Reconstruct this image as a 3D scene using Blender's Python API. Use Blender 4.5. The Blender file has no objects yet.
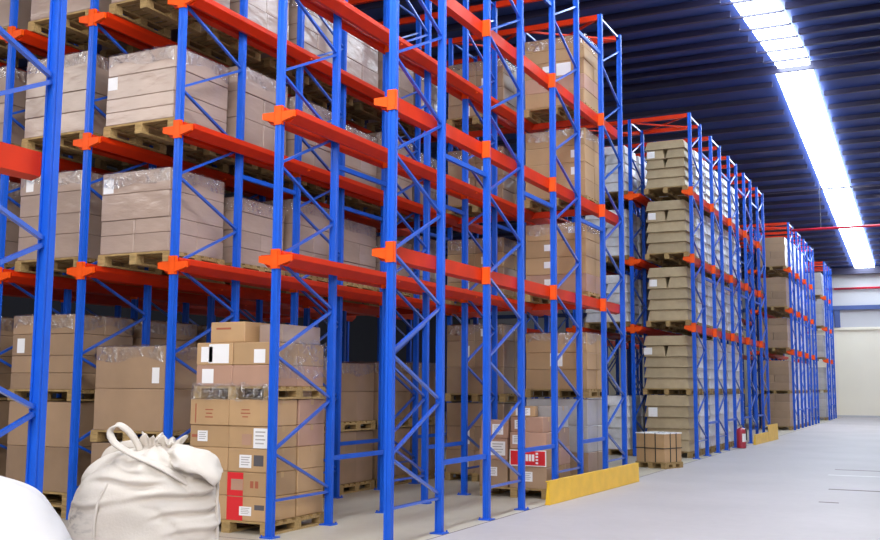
import bpy, math, random
from mathutils import Vector, Matrix, noise

random.seed(7)
C = bpy.context.scene.collection
SC = bpy.context.scene
R = math.radians

# ------------------------------------------------------------------ materials
def mat(name, col, rough=0.5, metal=0.0, coat=0.0, vary=0.0, scale=4.0, bump=0.0, bscale=40.0, obj_rand=0.0, spec=0.5,
        stretch=(1, 1, 1)):
    m = bpy.data.materials.new(name)
    m.use_nodes = True
    nt = m.node_tree
    b = nt.nodes['Principled BSDF']
    b.inputs['Roughness'].default_value = rough
    b.inputs['Metallic'].default_value = metal
    b.inputs['Coat Weight'].default_value = coat
    b.inputs['Coat Roughness'].default_value = 0.15
    b.inputs['Specular IOR Level'].default_value = spec
    b.inputs['Base Color'].default_value = (*col, 1)
    if vary or bump or obj_rand:
        tc = nt.nodes.new('ShaderNodeTexCoord')
        mp = nt.nodes.new('ShaderNodeMapping')
        mp.inputs['Scale'].default_value = stretch
        nt.links.new(tc.outputs['Object'], mp.inputs['Vector'])
    if vary or obj_rand:
        n = nt.nodes.new('ShaderNodeTexNoise')
        n.inputs['Scale'].default_value = scale
        n.inputs['Detail'].default_value = 5
        nt.links.new(mp.outputs['Vector'], n.inputs['Vector'])
        mr = nt.nodes.new('ShaderNodeMapRange')
        mr.inputs['From Min'].default_value = 0.3
        mr.inputs['From Max'].default_value = 0.7
        mr.inputs['To Min'].default_value = 1 - vary
        mr.inputs['To Max'].default_value = 1 + vary
        nt.links.new(n.outputs['Fac'], mr.inputs['Value'])
        val = mr.outputs['Result']
        if obj_rand:
            oi = nt.nodes.new('ShaderNodeObjectInfo')
            m2 = nt.nodes.new('ShaderNodeMapRange')
            m2.inputs['To Min'].default_value = 1 - obj_rand
            m2.inputs['To Max'].default_value = 1 + obj_rand
            nt.links.new(oi.outputs['Random'], m2.inputs['Value'])
            mu = nt.nodes.new('ShaderNodeMath')
            mu.operation = 'MULTIPLY'
            nt.links.new(val, mu.inputs[0])
            nt.links.new(m2.outputs['Result'], mu.inputs[1])
            val = mu.outputs[0]
        vm = nt.nodes.new('ShaderNodeVectorMath')
        vm.operation = 'SCALE'
        vm.inputs[0].default_value = col
        nt.links.new(val, vm.inputs['Scale'])
        nt.links.new(vm.outputs['Vector'], b.inputs['Base Color'])
    if bump:
        n2 = nt.nodes.new('ShaderNodeTexNoise')
        n2.inputs['Scale'].default_value = bscale
        n2.inputs['Detail'].default_value = 4
        nt.links.new(mp.outputs['Vector'], n2.inputs['Vector'])
        bp = nt.nodes.new('ShaderNodeBump')
        bp.inputs['Strength'].default_value = bump
        bp.inputs['Distance'].default_value = 0.02
        nt.links.new(n2.outputs['Fac'], bp.inputs['Height'])
        nt.links.new(bp.outputs['Normal'], b.inputs['Normal'])
        if coat:
            nt.links.new(bp.outputs['Normal'], b.inputs['Coat Normal'])
    return m

def emit(name, col, s):
    m = bpy.data.materials.new(name)
    m.use_nodes = True
    nt = m.node_tree
    nt.nodes.remove(nt.nodes['Principled BSDF'])
    e = nt.nodes.new('ShaderNodeEmission')
    e.inputs['Color'].default_value = (*col, 1)
    e.inputs['Strength'].default_value = s
    nt.links.new(e.outputs[0], nt.nodes['Material Output'].inputs['Surface'])
    return m

def film_mat():
    m = bpy.data.materials.new('clear_film')
    m.use_nodes = True
    nt = m.node_tree
    nt.nodes.remove(nt.nodes['Principled BSDF'])
    tc = nt.nodes.new('ShaderNodeTexCoord')
    n = nt.nodes.new('ShaderNodeTexNoise')
    n.inputs['Scale'].default_value = 9
    n.inputs['Detail'].default_value = 6
    n.inputs['Distortion'].default_value = 1.5
    nt.links.new(tc.outputs['Object'], n.inputs['Vector'])
    bp = nt.nodes.new('ShaderNodeBump')
    bp.inputs['Strength'].default_value = 0.9
    bp.inputs['Distance'].default_value = 0.05
    nt.links.new(n.outputs['Fac'], bp.inputs['Height'])
    cr = nt.nodes.new('ShaderNodeMapRange')
    cr.inputs['From Min'].default_value = 0.45
    cr.inputs['From Max'].default_value = 0.7
    cr.inputs['To Min'].default_value = 0.12
    cr.inputs['To Max'].default_value = 0.6
    nt.links.new(n.outputs['Fac'], cr.inputs['Value'])
    tr = nt.nodes.new('ShaderNodeBsdfTransparent')
    tr.inputs[0].default_value = (0.97, 0.97, 0.98, 1)
    gl = nt.nodes.new('ShaderNodeBsdfGlossy')
    gl.inputs['Roughness'].default_value = 0.22
    nt.links.new(bp.outputs['Normal'], gl.inputs['Normal'])
    mx = nt.nodes.new('ShaderNodeMixShader')
    nt.links.new(cr.outputs['Result'], mx.inputs[0])
    nt.links.new(tr.outputs[0], mx.inputs[1])
    nt.links.new(gl.outputs[0], mx.inputs[2])
    nt.links.new(mx.outputs[0], nt.nodes['Material Output'].inputs['Surface'])
    return m

M = dict(
    blue=mat('blue_paint', (0.004, 0.088, 0.56), 0.45, coat=0.10, spec=0.35, vary=0.10, scale=3),
    bluegloss=mat('glossy_blue_paint', (0.004, 0.080, 0.50), 0.35, coat=0.7, spec=0.6),
    red=mat('red_paint', (0.58, 0.026, 0.001), 0.45, coat=0.03, spec=0.25, vary=0.12, scale=3),
    orange=mat('orange_paint', (0.82, 0.085, 0.004), 0.5, coat=0.03, spec=0.25, vary=0.10, scale=6),
    steel=mat('zinc_steel', (0.35, 0.36, 0.38), 0.45, metal=0.8),
    yellow=mat('yellow_paint', (0.82, 0.49, 0.022), 0.45, coat=0.15, vary=0.08, scale=5),
    wood=mat('pallet_wood', (0.34, 0.225, 0.09), 0.8, vary=0.25, scale=9, stretch=(1, 6, 6), obj_rand=0.15),
    tan=mat('tan_cardboard', (0.43, 0.27, 0.135), 0.62, vary=0.08, scale=3, obj_rand=0.12, coat=0.1, bump=0.08, bscale=6),
    mauve=mat('film_tight_cardboard', (0.36, 0.262, 0.212), 0.5, vary=0.08, scale=2.5, obj_rand=0.10, coat=0.9, bump=0.6, bscale=3.5, stretch=(1, 1, 2.5)),  # mauve tone: film haze and lighting put into the carton colour
    brown=mat('film_tight_brown_cardboard', (0.33, 0.215, 0.13), 0.55, vary=0.10, scale=2.5, obj_rand=0.12, coat=0.5, bump=0.3, bscale=4),
    dun=mat('dun_cardboard', (0.37, 0.285, 0.17), 0.65, vary=0.12, scale=5, obj_rand=0.10, coat=0.12, bump=0.15, bscale=14),
    pale=mat('pale_cardboard', (0.70, 0.69, 0.70), 0.45, vary=0.2, scale=5, obj_rand=0.15, coat=0.6, bump=0.4, bscale=9),
    grey=mat('grey_cardboard', (0.40, 0.38, 0.37), 0.5, vary=0.12, scale=3, obj_rand=0.1, coat=0.6, bump=0.4, bscale=5),
    pink=mat('faded_red_cardboard', (0.43, 0.25, 0.172), 0.6, vary=0.08, scale=3, obj_rand=0.1, coat=0.3, bump=0.2, bscale=5),
    paper=mat('white_paper', (0.80, 0.79, 0.80), 0.7),
    ink=mat('dark_ink', (0.09, 0.08, 0.09), 0.7),
    redink=mat('red_ink', (0.36, 0.10, 0.05), 0.6),
    redcard=mat('red_print', (0.66, 0.012, 0.02), 0.5, coat=0.3),
    tape=mat('brown_tape', (0.47, 0.30, 0.13), 0.3, coat=0.4),
    strap=mat('black_strap', (0.02, 0.018, 0.016), 0.5),
    film=film_mat(),
    bag=mat('woven_white_fabric', (0.58, 0.525, 0.46), 0.85, vary=0.06, scale=4, bump=0.12, bscale=60),
    bagw=mat('bright_white_fabric', (0.62, 0.59, 0.575), 0.8, vary=0.02, scale=4, bump=0.05, bscale=60),
    extred=mat('extinguisher_red', (0.36, 0.01, 0.035), 0.35, coat=0.4),
    black=mat('black_rubber', (0.015, 0.015, 0.017), 0.6),
    deck=mat('navy_roof_deck', (0.030, 0.060, 0.24), 0.5, vary=0.2, scale=0.6),
    purlin=mat('navy_purlin', (0.022, 0.020, 0.060), 0.42, vary=0.25, scale=0.8, stretch=(0.3, 3, 3)),
    wall=mat('cream_wall', (0.84, 0.78, 0.65), 0.75, vary=0.03, scale=0.5),
    wallup=mat('pale_grey_cladding', (0.52, 0.51, 0.53), 0.7, vary=0.03, scale=0.5),
    wallblue=mat('blue_steel_beam', (0.05, 0.085, 0.26), 0.5),
    darkwall=mat('shed_wall', (0.03, 0.03, 0.04), 0.8),
    pipe=mat('red_pipe', (0.62, 0.02, 0.05), 0.4),
    joint=mat('floor_joint', (0.17, 0.14, 0.13), 0.8),
    plate=mat('floor_plate', (0.62, 0.60, 0.58), 0.5),
    sky=emit('skylight_sheet', (0.78, 0.89, 1.0), 16.0),
)

def floor_mat():
    m = bpy.data.materials.new('concrete_floor')
    m.use_nodes = True
    nt = m.node_tree
    b = nt.nodes['Principled BSDF']
    tc = nt.nodes.new('ShaderNodeTexCoord')
    n = nt.nodes.new('ShaderNodeTexNoise')
    n.inputs['Scale'].default_value = 0.55
    n.inputs['Detail'].default_value = 8
    nt.links.new(tc.outputs['Object'], n.inputs['Vector'])
    n3 = nt.nodes.new('ShaderNodeTexNoise')
    n3.inputs['Scale'].default_value = 7
    n3.inputs['Detail'].default_value = 6
    nt.links.new(tc.outputs['Object'], n3.inputs['Vector'])
    ad = nt.nodes.new('ShaderNodeMath'); ad.operation = 'MULTIPLY_ADD'
    ad.inputs[1].default_value = 0.35
    nt.links.new(n3.outputs['Fac'], ad.inputs[0])
    nt.links.new(n.outputs['Fac'], ad.inputs[2])
    cr = nt.nodes.new('ShaderNodeMapRange')
    cr.inputs['From Min'].default_value = 0.45
    cr.inputs['From Max'].default_value = 0.95
    cr.inputs['To Min'].default_value = 0.90
    cr.inputs['To Max'].default_value = 1.06
    nt.links.new(ad.outputs[0], cr.inputs['Value'])
    vm = nt.nodes.new('ShaderNodeVectorMath'); vm.operation = 'SCALE'
    vm.inputs[0].default_value = (0.445, 0.405, 0.40)
    nt.links.new(cr.outputs['Result'], vm.inputs['Scale'])
    nt.links.new(vm.outputs['Vector'], b.inputs['Base Color'])
    b.inputs['Roughness'].default_value = 0.55
    return m
M['floor'] = floor_mat()
def clone_floor():
    m = M['floor'].copy(); m.name = 'cream_concrete'
    for n in m.node_tree.nodes:
        if n.type == 'VECT_MATH':
            n.inputs[0].default_value = (0.47, 0.42, 0.335)
    return m
M['floor_in'] = clone_floor()

# ------------------------------------------------------------------ mesh helpers
class MB:
    def __init__(s):
        s.v, s.f = [], []
    def box(s, lo, hi):
        b = len(s.v)
        s.v += [(x, y, z) for z in (lo[2], hi[2]) for y in (lo[1], hi[1]) for x in (lo[0], hi[0])]
        s.f += [tuple(b + i for i in q) for q in ((0, 2, 3, 1), (4, 5, 7, 6), (0, 1, 5, 4), (2, 6, 7, 3), (0, 4, 6, 2), (1, 3, 7, 5))]
        return s
    def cbox(s, c, d):
        return s.box([c[i] - d[i] / 2 for i in range(3)], [c[i] + d[i] / 2 for i in range(3)])
    def loft(s, rings, caps=True, closed=True):
        b = len(s.v); n = len(rings[0])
        for r in rings: s.v += [tuple(p) for p in r]
        for i in range(len(rings) - 1):
            for j in range(n if closed else n - 1):
                k = (j + 1) % n
                s.f.append((b + i * n + j, b + i * n + k, b + (i + 1) * n + k, b + (i + 1) * n + j))
        if caps and closed:
            s.f.append(tuple(b + j for j in reversed(range(n))))
            s.f.append(tuple(b + (len(rings) - 1) * n + j for j in range(n)))
        return s
    def prism(s, prof, p0, p1, up=(0, 0, 1)):
        """profile (a, b): a along side axis, b along up axis, swept from p0 to p1"""
        p0, p1 = Vector(p0), Vector(p1)
        d = (p1 - p0).normalized()
        side = d.cross(Vector(up))
        if side.length < 1e-6: side = Vector((1, 0, 0))
        side.normalize(); u = side.cross(d)
        return s.loft([[p + side * a + u * b for a, b in prof] for p in (p0, p1)])
    def tube(s, pts, r, n=8, rx=None):
        pts = [Vector(p) for p in pts]
        rings = []
        for i, p in enumerate(pts):
            d = (pts[min(i + 1, len(pts) - 1)] - pts[max(i - 1, 0)]).normalized()
            a = d.cross(Vector((0.13, 0.31, 0.94)))
            if a.length < 1e-3: a = d.cross(Vector((1, 0, 0)))
            a.normalize(); c = a.cross(d)
            q = r(i / (len(pts) - 1)) if callable(r) else r
            rings.append([p + a * (math.cos(t) * (rx or q)) + c * (math.sin(t) * q) for t in [2 * math.pi * k / n for k in range(n)]])
        return s.loft(rings)
    def mesh(s, name, m, smooth=False):
        me = bpy.data.meshes.new(name)
        me.from_pydata([tuple(v) for v in s.v], [], s.f)
        me.materials.append(m)
        if smooth:
            for p in me.polygons: p.use_smooth = True
        me.update()
        return me

def put(name, me, parent=None, loc=(0, 0, 0), rot=(0, 0, 0)):
    o = bpy.data.objects.new(name, me)
    C.objects.link(o)
    o.location = loc; o.rotation_euler = rot
    if parent is not None: o.parent = parent
    return o
def empty(name, loc, parent=None, rotz=0):
    o = bpy.data.objects.new(name, None)
    C.objects.link(o)
    o.location = loc; o.rotation_euler = (0, 0, rotz); o.empty_display_size = 0.2
    if parent is not None: o.parent = parent
    return o
def tag(o, label, cat, group=None):
    o['label'] = label; o['category'] = cat
    if group: o['group'] = group
    return o
def struct(name, me, loc=(0, 0, 0)):
    o = put(name, me, None, loc); o['kind'] = 'structure'
    return o

# ------------------------------------------------------------------ camera (8.4 m beside the rack, eye height 1.5 m)
cam = bpy.data.cameras.new('camera'); co = bpy.data.objects.new('camera', cam); C.objects.link(co)
F, YAW, PIT, ROL = 1006.69, R(26.258), R(6.56), R(0.348)
cam.sensor_width = 36; cam.lens = F / 880 * 36
cam.clip_end = 300
fw = Vector((-math.sin(YAW) * math.cos(PIT), math.cos(YAW) * math.cos(PIT), math.sin(PIT)))
rt = Vector((math.cos(YAW), math.sin(YAW), 0)); up = rt.cross(fw)
r2 = rt * math.cos(ROL) + up * math.sin(ROL); u2 = -rt * math.sin(ROL) + up * math.cos(ROL)
mw = Matrix((r2, u2, -fw)).transposed().to_4x4(); mw.translation = (0, 0, 1.5)
co.matrix_world = mw
SC.camera = co

# ------------------------------------------------------------------ rack geometry
XL1, W, P, D, TOP = -4.65, 1.335, 2.2796, 1.0694, 7.48
LV = (2.77, 4.262, 5.735)
def line_x(n): return XL1 - n * W
CX = [XL1 - (n + 0.5) * W for n in range(8)]

POST = [(-.05, -.045), (-.018, -.045), (-.012, -.033), (.012, -.033), (.018, -.045), (.05, -.045), (.05, .01), (.042, .014), (.042, .028), (.05, .032), (.05, .045),
        (.03, .045), (.03, .03), (-.03, .03), (-.03, .045), (-.05, .045), (-.05, .032), (-.042, .028), (-.042, .014), (-.05, .01)]
POST = [(x * .74, y * .68) for x, y in POST]
post_me = MB().loft([[(x, y, 0.012) for x, y in POST], [(x, y, TOP) for x, y in POST]]).mesh('post', M['blue'])
bp_ = MB().box((-.075, -.07, 0), (.075, .07, .012))
for sx in (-.06, .06): bp_.tube([(sx, -.055, .012), (sx, -.055, .03)], .009, 6)
plate_me = bp_.mesh('base_plate', M['blue'])
CH = [(-.016, -.0125), (.016, -.0125), (.016, .0125), (.011, .0125), (.011, -.0065), (-.011, -.0065), (-.011, .0125), (-.016, .0125)]
CH = [(b, a) for a, b in CH][::-1]
def brace_pts():
    out = [((0, .03, .355), (0, D - .03, .355)), ((0, .03, TOP - .06), (0, D - .03, TOP - .06))]
    front = [.835 + .975 * i for i in range(7)]
    rear = [.385] + [1.345 + .975 * i for i in range(7)]
    for i, z in enumerate(front):
        out.append(((0, D - .035, rear[i] + .02), (0, .035, z - .02)))
        if rear[i + 1] < TOP: out.append(((0, .035, z + .02), (0, D - .035, rear[i + 1] - .02)))
    return out
brace_mes = [MB().prism(CH, a, b, up=(1, 0, 0)).mesh('brace', M['bluegloss']) for a, b in brace_pts()]
lat = MB()
for a, b in brace_pts(): lat.prism(CH, a, b, up=(1, 0, 0))
lattice_me = lat.mesh('lattice_bracing', M['bluegloss'])
def bracket(left, right):
    m = MB().box((-.046, -.042, -.10), (.046, -.0315, .10)).box((-.048, -.042, -.10), (-.038, .0, .10)).box((.038, -.042, -.10), (.048, .0, .10))
    for s, on in ((-1, left), (1, right)):
        if not on: continue
        r0 = [(s * .045, y, z) for y, z in ((-.04, -.07), (-.002, -.07), (-.002, .035), (-.04, .035))]
        r1 = [(s * .195, y, z) for y, z in ((-.04, -.03), (-.002, -.03), (-.002, .035), (-.04, .035))]
        m.loft([r0, r1] if s > 0 else [r1, r0])
    return m.mesh('arm_bracket', M['orange'])
BR = {(l, r): bracket(l, r) for l, r in ((1, 0), (1, 1), (0, 1))}
RP = [(.042, .085), (.056, .085), (.08, .05), (.205, .05), (.205, -.005), (.20, -.012), (.115, -.08), (.042, -.06)]
RAILS = {}
def rail_me(length, s):
    k = (round(length, 3), s)
    if k not in RAILS:
        rr = [[(s * x, y, z) for x, z in RP] for y in (0, length)]
        RAILS[k] = MB().loft(rr if s < 0 else rr[::-1]).mesh('pallet_rail', M['red'])
    return RAILS[k]
SP = [(-.02, -.025), (.02, -.025), (.02, .025), (-.02, .025)]
spacer_me = MB().prism(SP, (0, D + .05, 0), (0, P - .05, 0)).mesh('spacer_bar', M['blue'])
TP = [(-.03, -.045), (.03, -.045), (.03, .045), (-.03, .045)]
tie_me = MB().prism(TP, (-.038, 0, 0), (-W + .038, 0, 0)).mesh('top_tie', M['red'])
stop_me = MB().prism([(-.03, -.05), (.03, -.05), (.03, .05), (-.03, .05)], (-.055, 0, 0), (-W + .055, 0, 0)).mesh('stop_beam', M['red'])

def plan_brace_me():
    m = MB()
    m.prism([(-.02, -.015), (.02, -.015), (.02, .015), (-.02, .015)], (-.06, .04, 0), (-W + .06, D - .04, 0))
    m.prism([(-.02, -.015), (.02, -.015), (.02, .015), (-.02, .015)], (-W + .06, .04, -.031), (-.06, D - .04, -.031))
    return m.mesh('plan_cross_brace', M['red'])
plan_me = plan_brace_me()

def rack(name, label, y0, nf, lines, fine=(), back_stop=None, tie_from=0, cut=.02):
    root = tag(empty(name, (XL1, y0, 0)), label, 'pallet rack')
    length = (nf - 1) * P + D
    for n in lines:
        lx = -n * W
        for k in range(nf):
            fr = empty('upright_frame', (lx, k * P, 0), root)
            put('post', post_me, fr)
            put('post', post_me, fr, (0, D, 0), (0, 0, math.pi))
            if n in fine:
                put('base_plate', plate_me, fr); put('base_plate', plate_me, fr, (0, D, 0), (0, 0, math.pi))
                for b in brace_mes: put('brace', b, fr)
            else:
                put('lattice_bracing', lattice_me, fr)
            for z in LV:
                bm = BR[(1, 0) if n == 0 else (1, 1)]
                put('arm_bracket', bm, fr, (0, 0, z))
            if k < nf - 1:
                for z in (.71, 3.95, 6.82): put('spacer_bar', spacer_me, root, (lx, k * P, z))
        for z in LV:
            for s in ((-1,) if n == 0 else (-1, 1)):
                put('pallet_rail', rail_me(length - cut, s), root, (lx, .01, z))
    for i, n in enumerate(lines[:-1]):
        if lines[i + 1] != n + 1: continue
        for k in range(tie_from, nf):
            put('top_tie', tie_me, root, (-n * W, k * P, TOP - .05)); put('top_tie', tie_me, root, (-n * W, k * P + D, TOP - .05))
            if n < 2 and k in (0, nf - 1): put('plan_cross_brace', plan_me, root, (-n * W, k * P, TOP - .05))
        if back_stop is not None:
            for z in LV: put('stop_beam', stop_me, root, (-n * W, back_stop - .002, z - .005))
    return root

YB = 8.3754; Y2 = 21.736; Y3 = 37.95; Y4 = 50.6
rack('drive_in_rack', 'lone blue upright of a rack cut off by the picture edge behind the white sack', YB - 4.16 - P - D, 2, [0], fine=(0,), cut=.04)
rack('drive_in_rack', 'big blue and orange drive-in rack filling the view behind the grey-white sack', YB, 4, [0, 1, 2, 3, 4, 5], fine=(0, 1, 2), back_stop=3 * P - .02, tie_from=1)
rack('drive_in_rack', 'second blue drive-in rack along the aisle, behind the strapped crate', Y2, 5, [0, 1, 2, 3], fine=(0,))
rack('drive_in_rack', 'third blue drive-in rack along the aisle, past the small yellow guard', Y3, 4, [0, 1, 2])
rack('drive_in_rack', 'last blue drive-in rack, standing next to the cream end wall', Y4, 2, [0, 1, 2])

# ------------------------------------------------------------------ cartons, pallets, loads
CART = {}
def carton_me(w, d, h, m, taper=0.0):
    k = (round(w, 3), round(d, 3), round(h, 3), m, taper)
    if k not in CART:
        c = 0.008
        def ring(z, t, cc=c):
            a, b = w / 2 - t, d / 2 - t
            return [(-a + cc, -b, z), (a - cc, -b, z), (a, -b + cc, z), (a, b - cc, z), (a - cc, b, z), (-a + cc, b, z), (-a, b - cc, z), (-a, -b + cc, z)]
        CART[k] = MB().loft([ring(0, .006), ring(.006, 0), ring(h - .006, taper), ring(h, taper + .006)]).mesh('carton', M[m])
    return CART[k]
PAL = {}
def pallet_me(w, d, h):
    k = (w, d, h)
    if k not in PAL:
        m = MB(); t = h * .17
        nb = 7
        for i in range(nb):
            yy = -d / 2 + .05 + (d - .1) * i / (nb - 1)
            m.box((-w / 2, yy - .045, h - t), (w / 2, yy + .045, h))
        for x in (-w / 2 + .05, 0, w / 2 - .05):
            m.box((x - .05, -d / 2, h - 2 * t), (x + .05, d / 2, h - t))
            for y in (-d / 2 + .06, 0, d / 2 - .06): m.box((x - .05, y - .06, t), (x + .05, y + .06, h - 2 * t))
            m.box((x - .05, -d / 2, 0), (x + .05, d / 2, t))
        PAL[k] = m.mesh('pallet', M['wood'])
    return PAL[k]
LAB = {}
def label_me(w, h, m='paper'):
    k = (round(w, 3), round(h, 3), m)
    if k not in LAB: LAB[k] = MB().box((-w / 2, -.002, -h / 2), (w / 2, 0, h / 2)).mesh('paper_label', M[m])
    return LAB[k]
FILM = {}
def film_me(w, d, h, drop, seed):
    """crumpled film hood: top sheet plus a ragged collar hanging down the upper edge"""
    k = (round(w, 2), round(d, 2), round(drop, 2), seed)
    if k not in FILM:
        m = MB(); n = 44
        def pt(t, off):
            per = 2 * (w + d); s = t * per
            if s < w: p = (-w / 2 + s, -d / 2); nn = (0, -1)
            elif s < w + d: p = (w / 2, -d / 2 + s - w); nn = (1, 0)
            elif s < 2 * w + d: p = (w / 2 - (s - w - d), d / 2); nn = (0, 1)
            else: p = (-w / 2, d / 2 - (s - 2 * w - d)); nn = (-1, 0)
            return Vector((p[0] + nn[0] * off, p[1] + nn[1] * off, 0))
        rings = []
        for q in range(5):
            f = q / 4
            ring = []
            for j in range(n):
                t = j / n
                nz = noise.noise(Vector((t * 19, f * 3, seed)))
                n2 = noise.noise(Vector((t * 9, 7.1, seed)))
                p = pt(t, .008 + .012 * abs(nz))
                p.z = -(1 - f) * drop * (1 + .5 * n2) + .006 + .01 * abs(nz)
                ring.append(p)
            rings.append(ring)
        for f in (.75, .3):
            ring = []
            for j in range(n):
                p = pt(j / n, 0) * f
                p.z = .012 + .03 * abs(noise.noise(Vector((p.x * 5, p.y * 5, seed + f))))
                ring.append(p)
            rings.append(ring)
        m.loft(rings, caps=False)
        m.f.append(tuple(range(len(m.v) - n, len(m.v))))
        FILM[k] = m.mesh('film_wrap', M['film'], True)
    return FILM[k]

def load(label, x, yf, z, layers, m='mauve', w=1.0, d=.94, ph=.13, film=.16, group=None, paper=None, taper=0.0, rz=0.0, name='wrapped_pallet_load', npal=1, seed=0, gap=.004):
    """layers: list of (height, columns across the front, columns along the side)"""
    rnd = random.Random(seed + int(x * 31 + yf * 17 + z * 7))
    root = tag(empty(name, (x, yf + d / 2, z), rotz=rz), label, 'pallet load', group)
    zz = 0
    for i in range(npal):
        put('pallet', pallet_me(round(w + .05, 3), round(d, 3), ph), root, (0, 0, zz)); zz += ph + .001
    cartons = []
    for li, (h, nx, ny) in enumerate(layers):
        cw, cd = w / nx, d / ny
        for ix in range(nx):
            for iy in range(ny):
                if iy > 0 and ix < nx - 1 and li < len(layers) - 1: continue
                jx, jy = rnd.uniform(-.006, .006), rnd.uniform(-.006, .004)
                c = put('carton', carton_me(cw - gap, cd - gap, h - .003, m if isinstance(m, str) else m[li % len(m)], taper), root,
                        (-w / 2 + (ix + .5) * cw + jx, -d / 2 + (iy + .5) * cd + jy, zz))
                cartons.append((c, li, ix, iy, cw, cd, h))
        zz += h
    if paper:
        for li_, ix_, u, v, lw, lh in paper:
            for c, li, ix, iy, cw, cd, h in cartons:
                if li == li_ and ix == ix_ and iy == 0:
                    put('paper_label', label_me(lw, lh), c, ((u - .5) * (cw - lw), -cd / 2 + gap / 2, lh / 2 + v * (h - lh)))
    if film: put('film_wrap', film_me(w, d, zz, film, seed % 5), root, (0, 0, zz))
    return root

BIG, SEC, THI, END = 'big open rack', 'second rack', 'third rack', 'end rack'
LANE = ['aisle-side lane', 'second lane', 'third lane', 'fourth lane', 'fifth lane']
DEEP = ['first', 'second', 'third', 'fourth', 'fifth', 'sixth', 'seventh']
LVN = ['lower rail', 'middle rail', 'top rail']
G1 = 'wrapped loads in the big rack'
TOPZ = [z + .052 for z in LV]

def deep_label(look, where, k, n, rk): return f'{look} load on {where}, {DEEP[k]} deep in {LANE[n]} of {rk}'

# third lane of the big rack, full depth
specs1 = {0: [(.31, 2, 2), (.31, 1, 2), (.32, 1, 1)], 1: [(.20, 1, 1), (.22, 1, 2), (.24, 1, 1), (.18, 1, 1)], 2: [(.33, 2, 2), (.35, 2, 2), (.34, 2, 1)]}
for k in range(6):
    yf = 8.46 + 1.19 * k
    d = .95 if k % 2 == 0 else .98
    if k == 0:
        load(deep_label('smooth wrapped brown', 'floor pallet', k, 2, BIG), CX[2], yf, 0, [(.36, 1, 2), (.36, 1, 2)], 'brown', film=0, d=d, group=G1, seed=1)
        load('deep brown load with one paper label on second floor tier behind tied white sack', CX[2], yf + .01, .859, [(.46, 1, 1), (.46, 1, 1)], 'brown', d=d, group=G1, seed=2,
             paper=[(1, 0, .92, .2, .10, .17)])
        L1 = [(.21, 2, 2), (.17, 2, 2), (.30, 1, 1), (.25, 1, 1)]
        load(deep_label('wrapped four-layer mauve', 'lower rail', k, 2, BIG), CX[2], yf, TOPZ[0], L1, 'mauve', d=d, group=G1, seed=3, paper=[(3, 0, .03, .2, .15, .17)])
        L2 = [(.15, 1, 1), (.16, 1, 1), (.27, 1, 1), (.25, 1, 1)]
        load(deep_label('shiny wrapped mauve', 'middle rail', k, 2, BIG), CX[2], yf, TOPZ[1], L2, 'mauve', d=d, group=G1, seed=4, paper=[(2, 0, .02, .9, .14, .15)])
        load(deep_label('wrapped mauve', 'top rail', k, 2, BIG), CX[2], yf, TOPZ[2], specs1[0], 'mauve', d=d, group=G1, seed=5)
    else:
        load(deep_label('two-layer brown', 'floor pallet', k, 2, BIG), CX[2], yf, 0, [(.36, 1, 2), (.36, 2, 2)], 'brown', film=0, d=d, group=G1, seed=k)
        load(deep_label('two-layer brown', 'second floor tier', k, 2, BIG), CX[2], yf + .005, .859, [(.42, 2, 2), (.40 + .03 * (k % 3), 1, 1)], 'brown', d=d, group=G1, seed=k + 3)
        for q in range(3):
            sp = specs1[(k + q) % 3]
            pl = [(1, 0, .7, .5, .2, .12), (2, 0, .7, .3, .2, .12)] if q == 2 else None
            ro = load(deep_label('wrapped mauve', LVN[q], k, 2, BIG), CX[2], yf, TOPZ[q], [(h * (.93 if q == 1 else .96), a, b) for h, a, b in sp], 'mauve', d=d, group=G1, seed=k * 5 + q, paper=pl)
            if q == 2:   # delivery notes on the long side
                for c in [c for c in ro.children if c.name.startswith('carton')][-1:]:
                    pass
# fourth and fifth lanes
for n, ks in ((3, (0, 1, 2)), (4, (0,))):
    for k in ks:
        yf = 8.47 + 1.19 * k
        load(deep_label('brown', 'doubled floor pallets', k, n, BIG), CX[n], yf, 0, [(.50, 1, 2), (.51, 1, 1)], 'brown', film=0, ph=.14, npal=2, group=G1, seed=k + n)
        load(deep_label('four-layer brown', 'second floor tier', k, n, BIG), CX[n], yf, 1.30, [(.19, 1, 2), (.20, 2, 2), (.25, 1, 1), (.22, 2, 2)], 'brown', group=G1, seed=k + n + 1,
             paper=[(2, 0, .1, .4, .12, .17)] if n == 3 and k == 0 else None)
        for q in range(3):
            sp = [[(.28, 1, 2), (.24, 2, 2), (.26, 2, 2), (.24, 1, 1)], [(.24, 1, 1), (.25, 2, 1), (.47, 1, 1)], [(.5, 1, 1), (.48, 1, 1)]][q]
            load(deep_label(['pale brown', 'pale mauve', 'grey mauve'][q], LVN[q], k, n, BIG), CX[n], yf, TOPZ[q], sp, 'mauve', group=G1, seed=k + n * 3 + q,
                 paper=[(3, 0, .12, .5, .12, .16)] if q == 0 and n == 3 and k == 0 else None)
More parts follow.
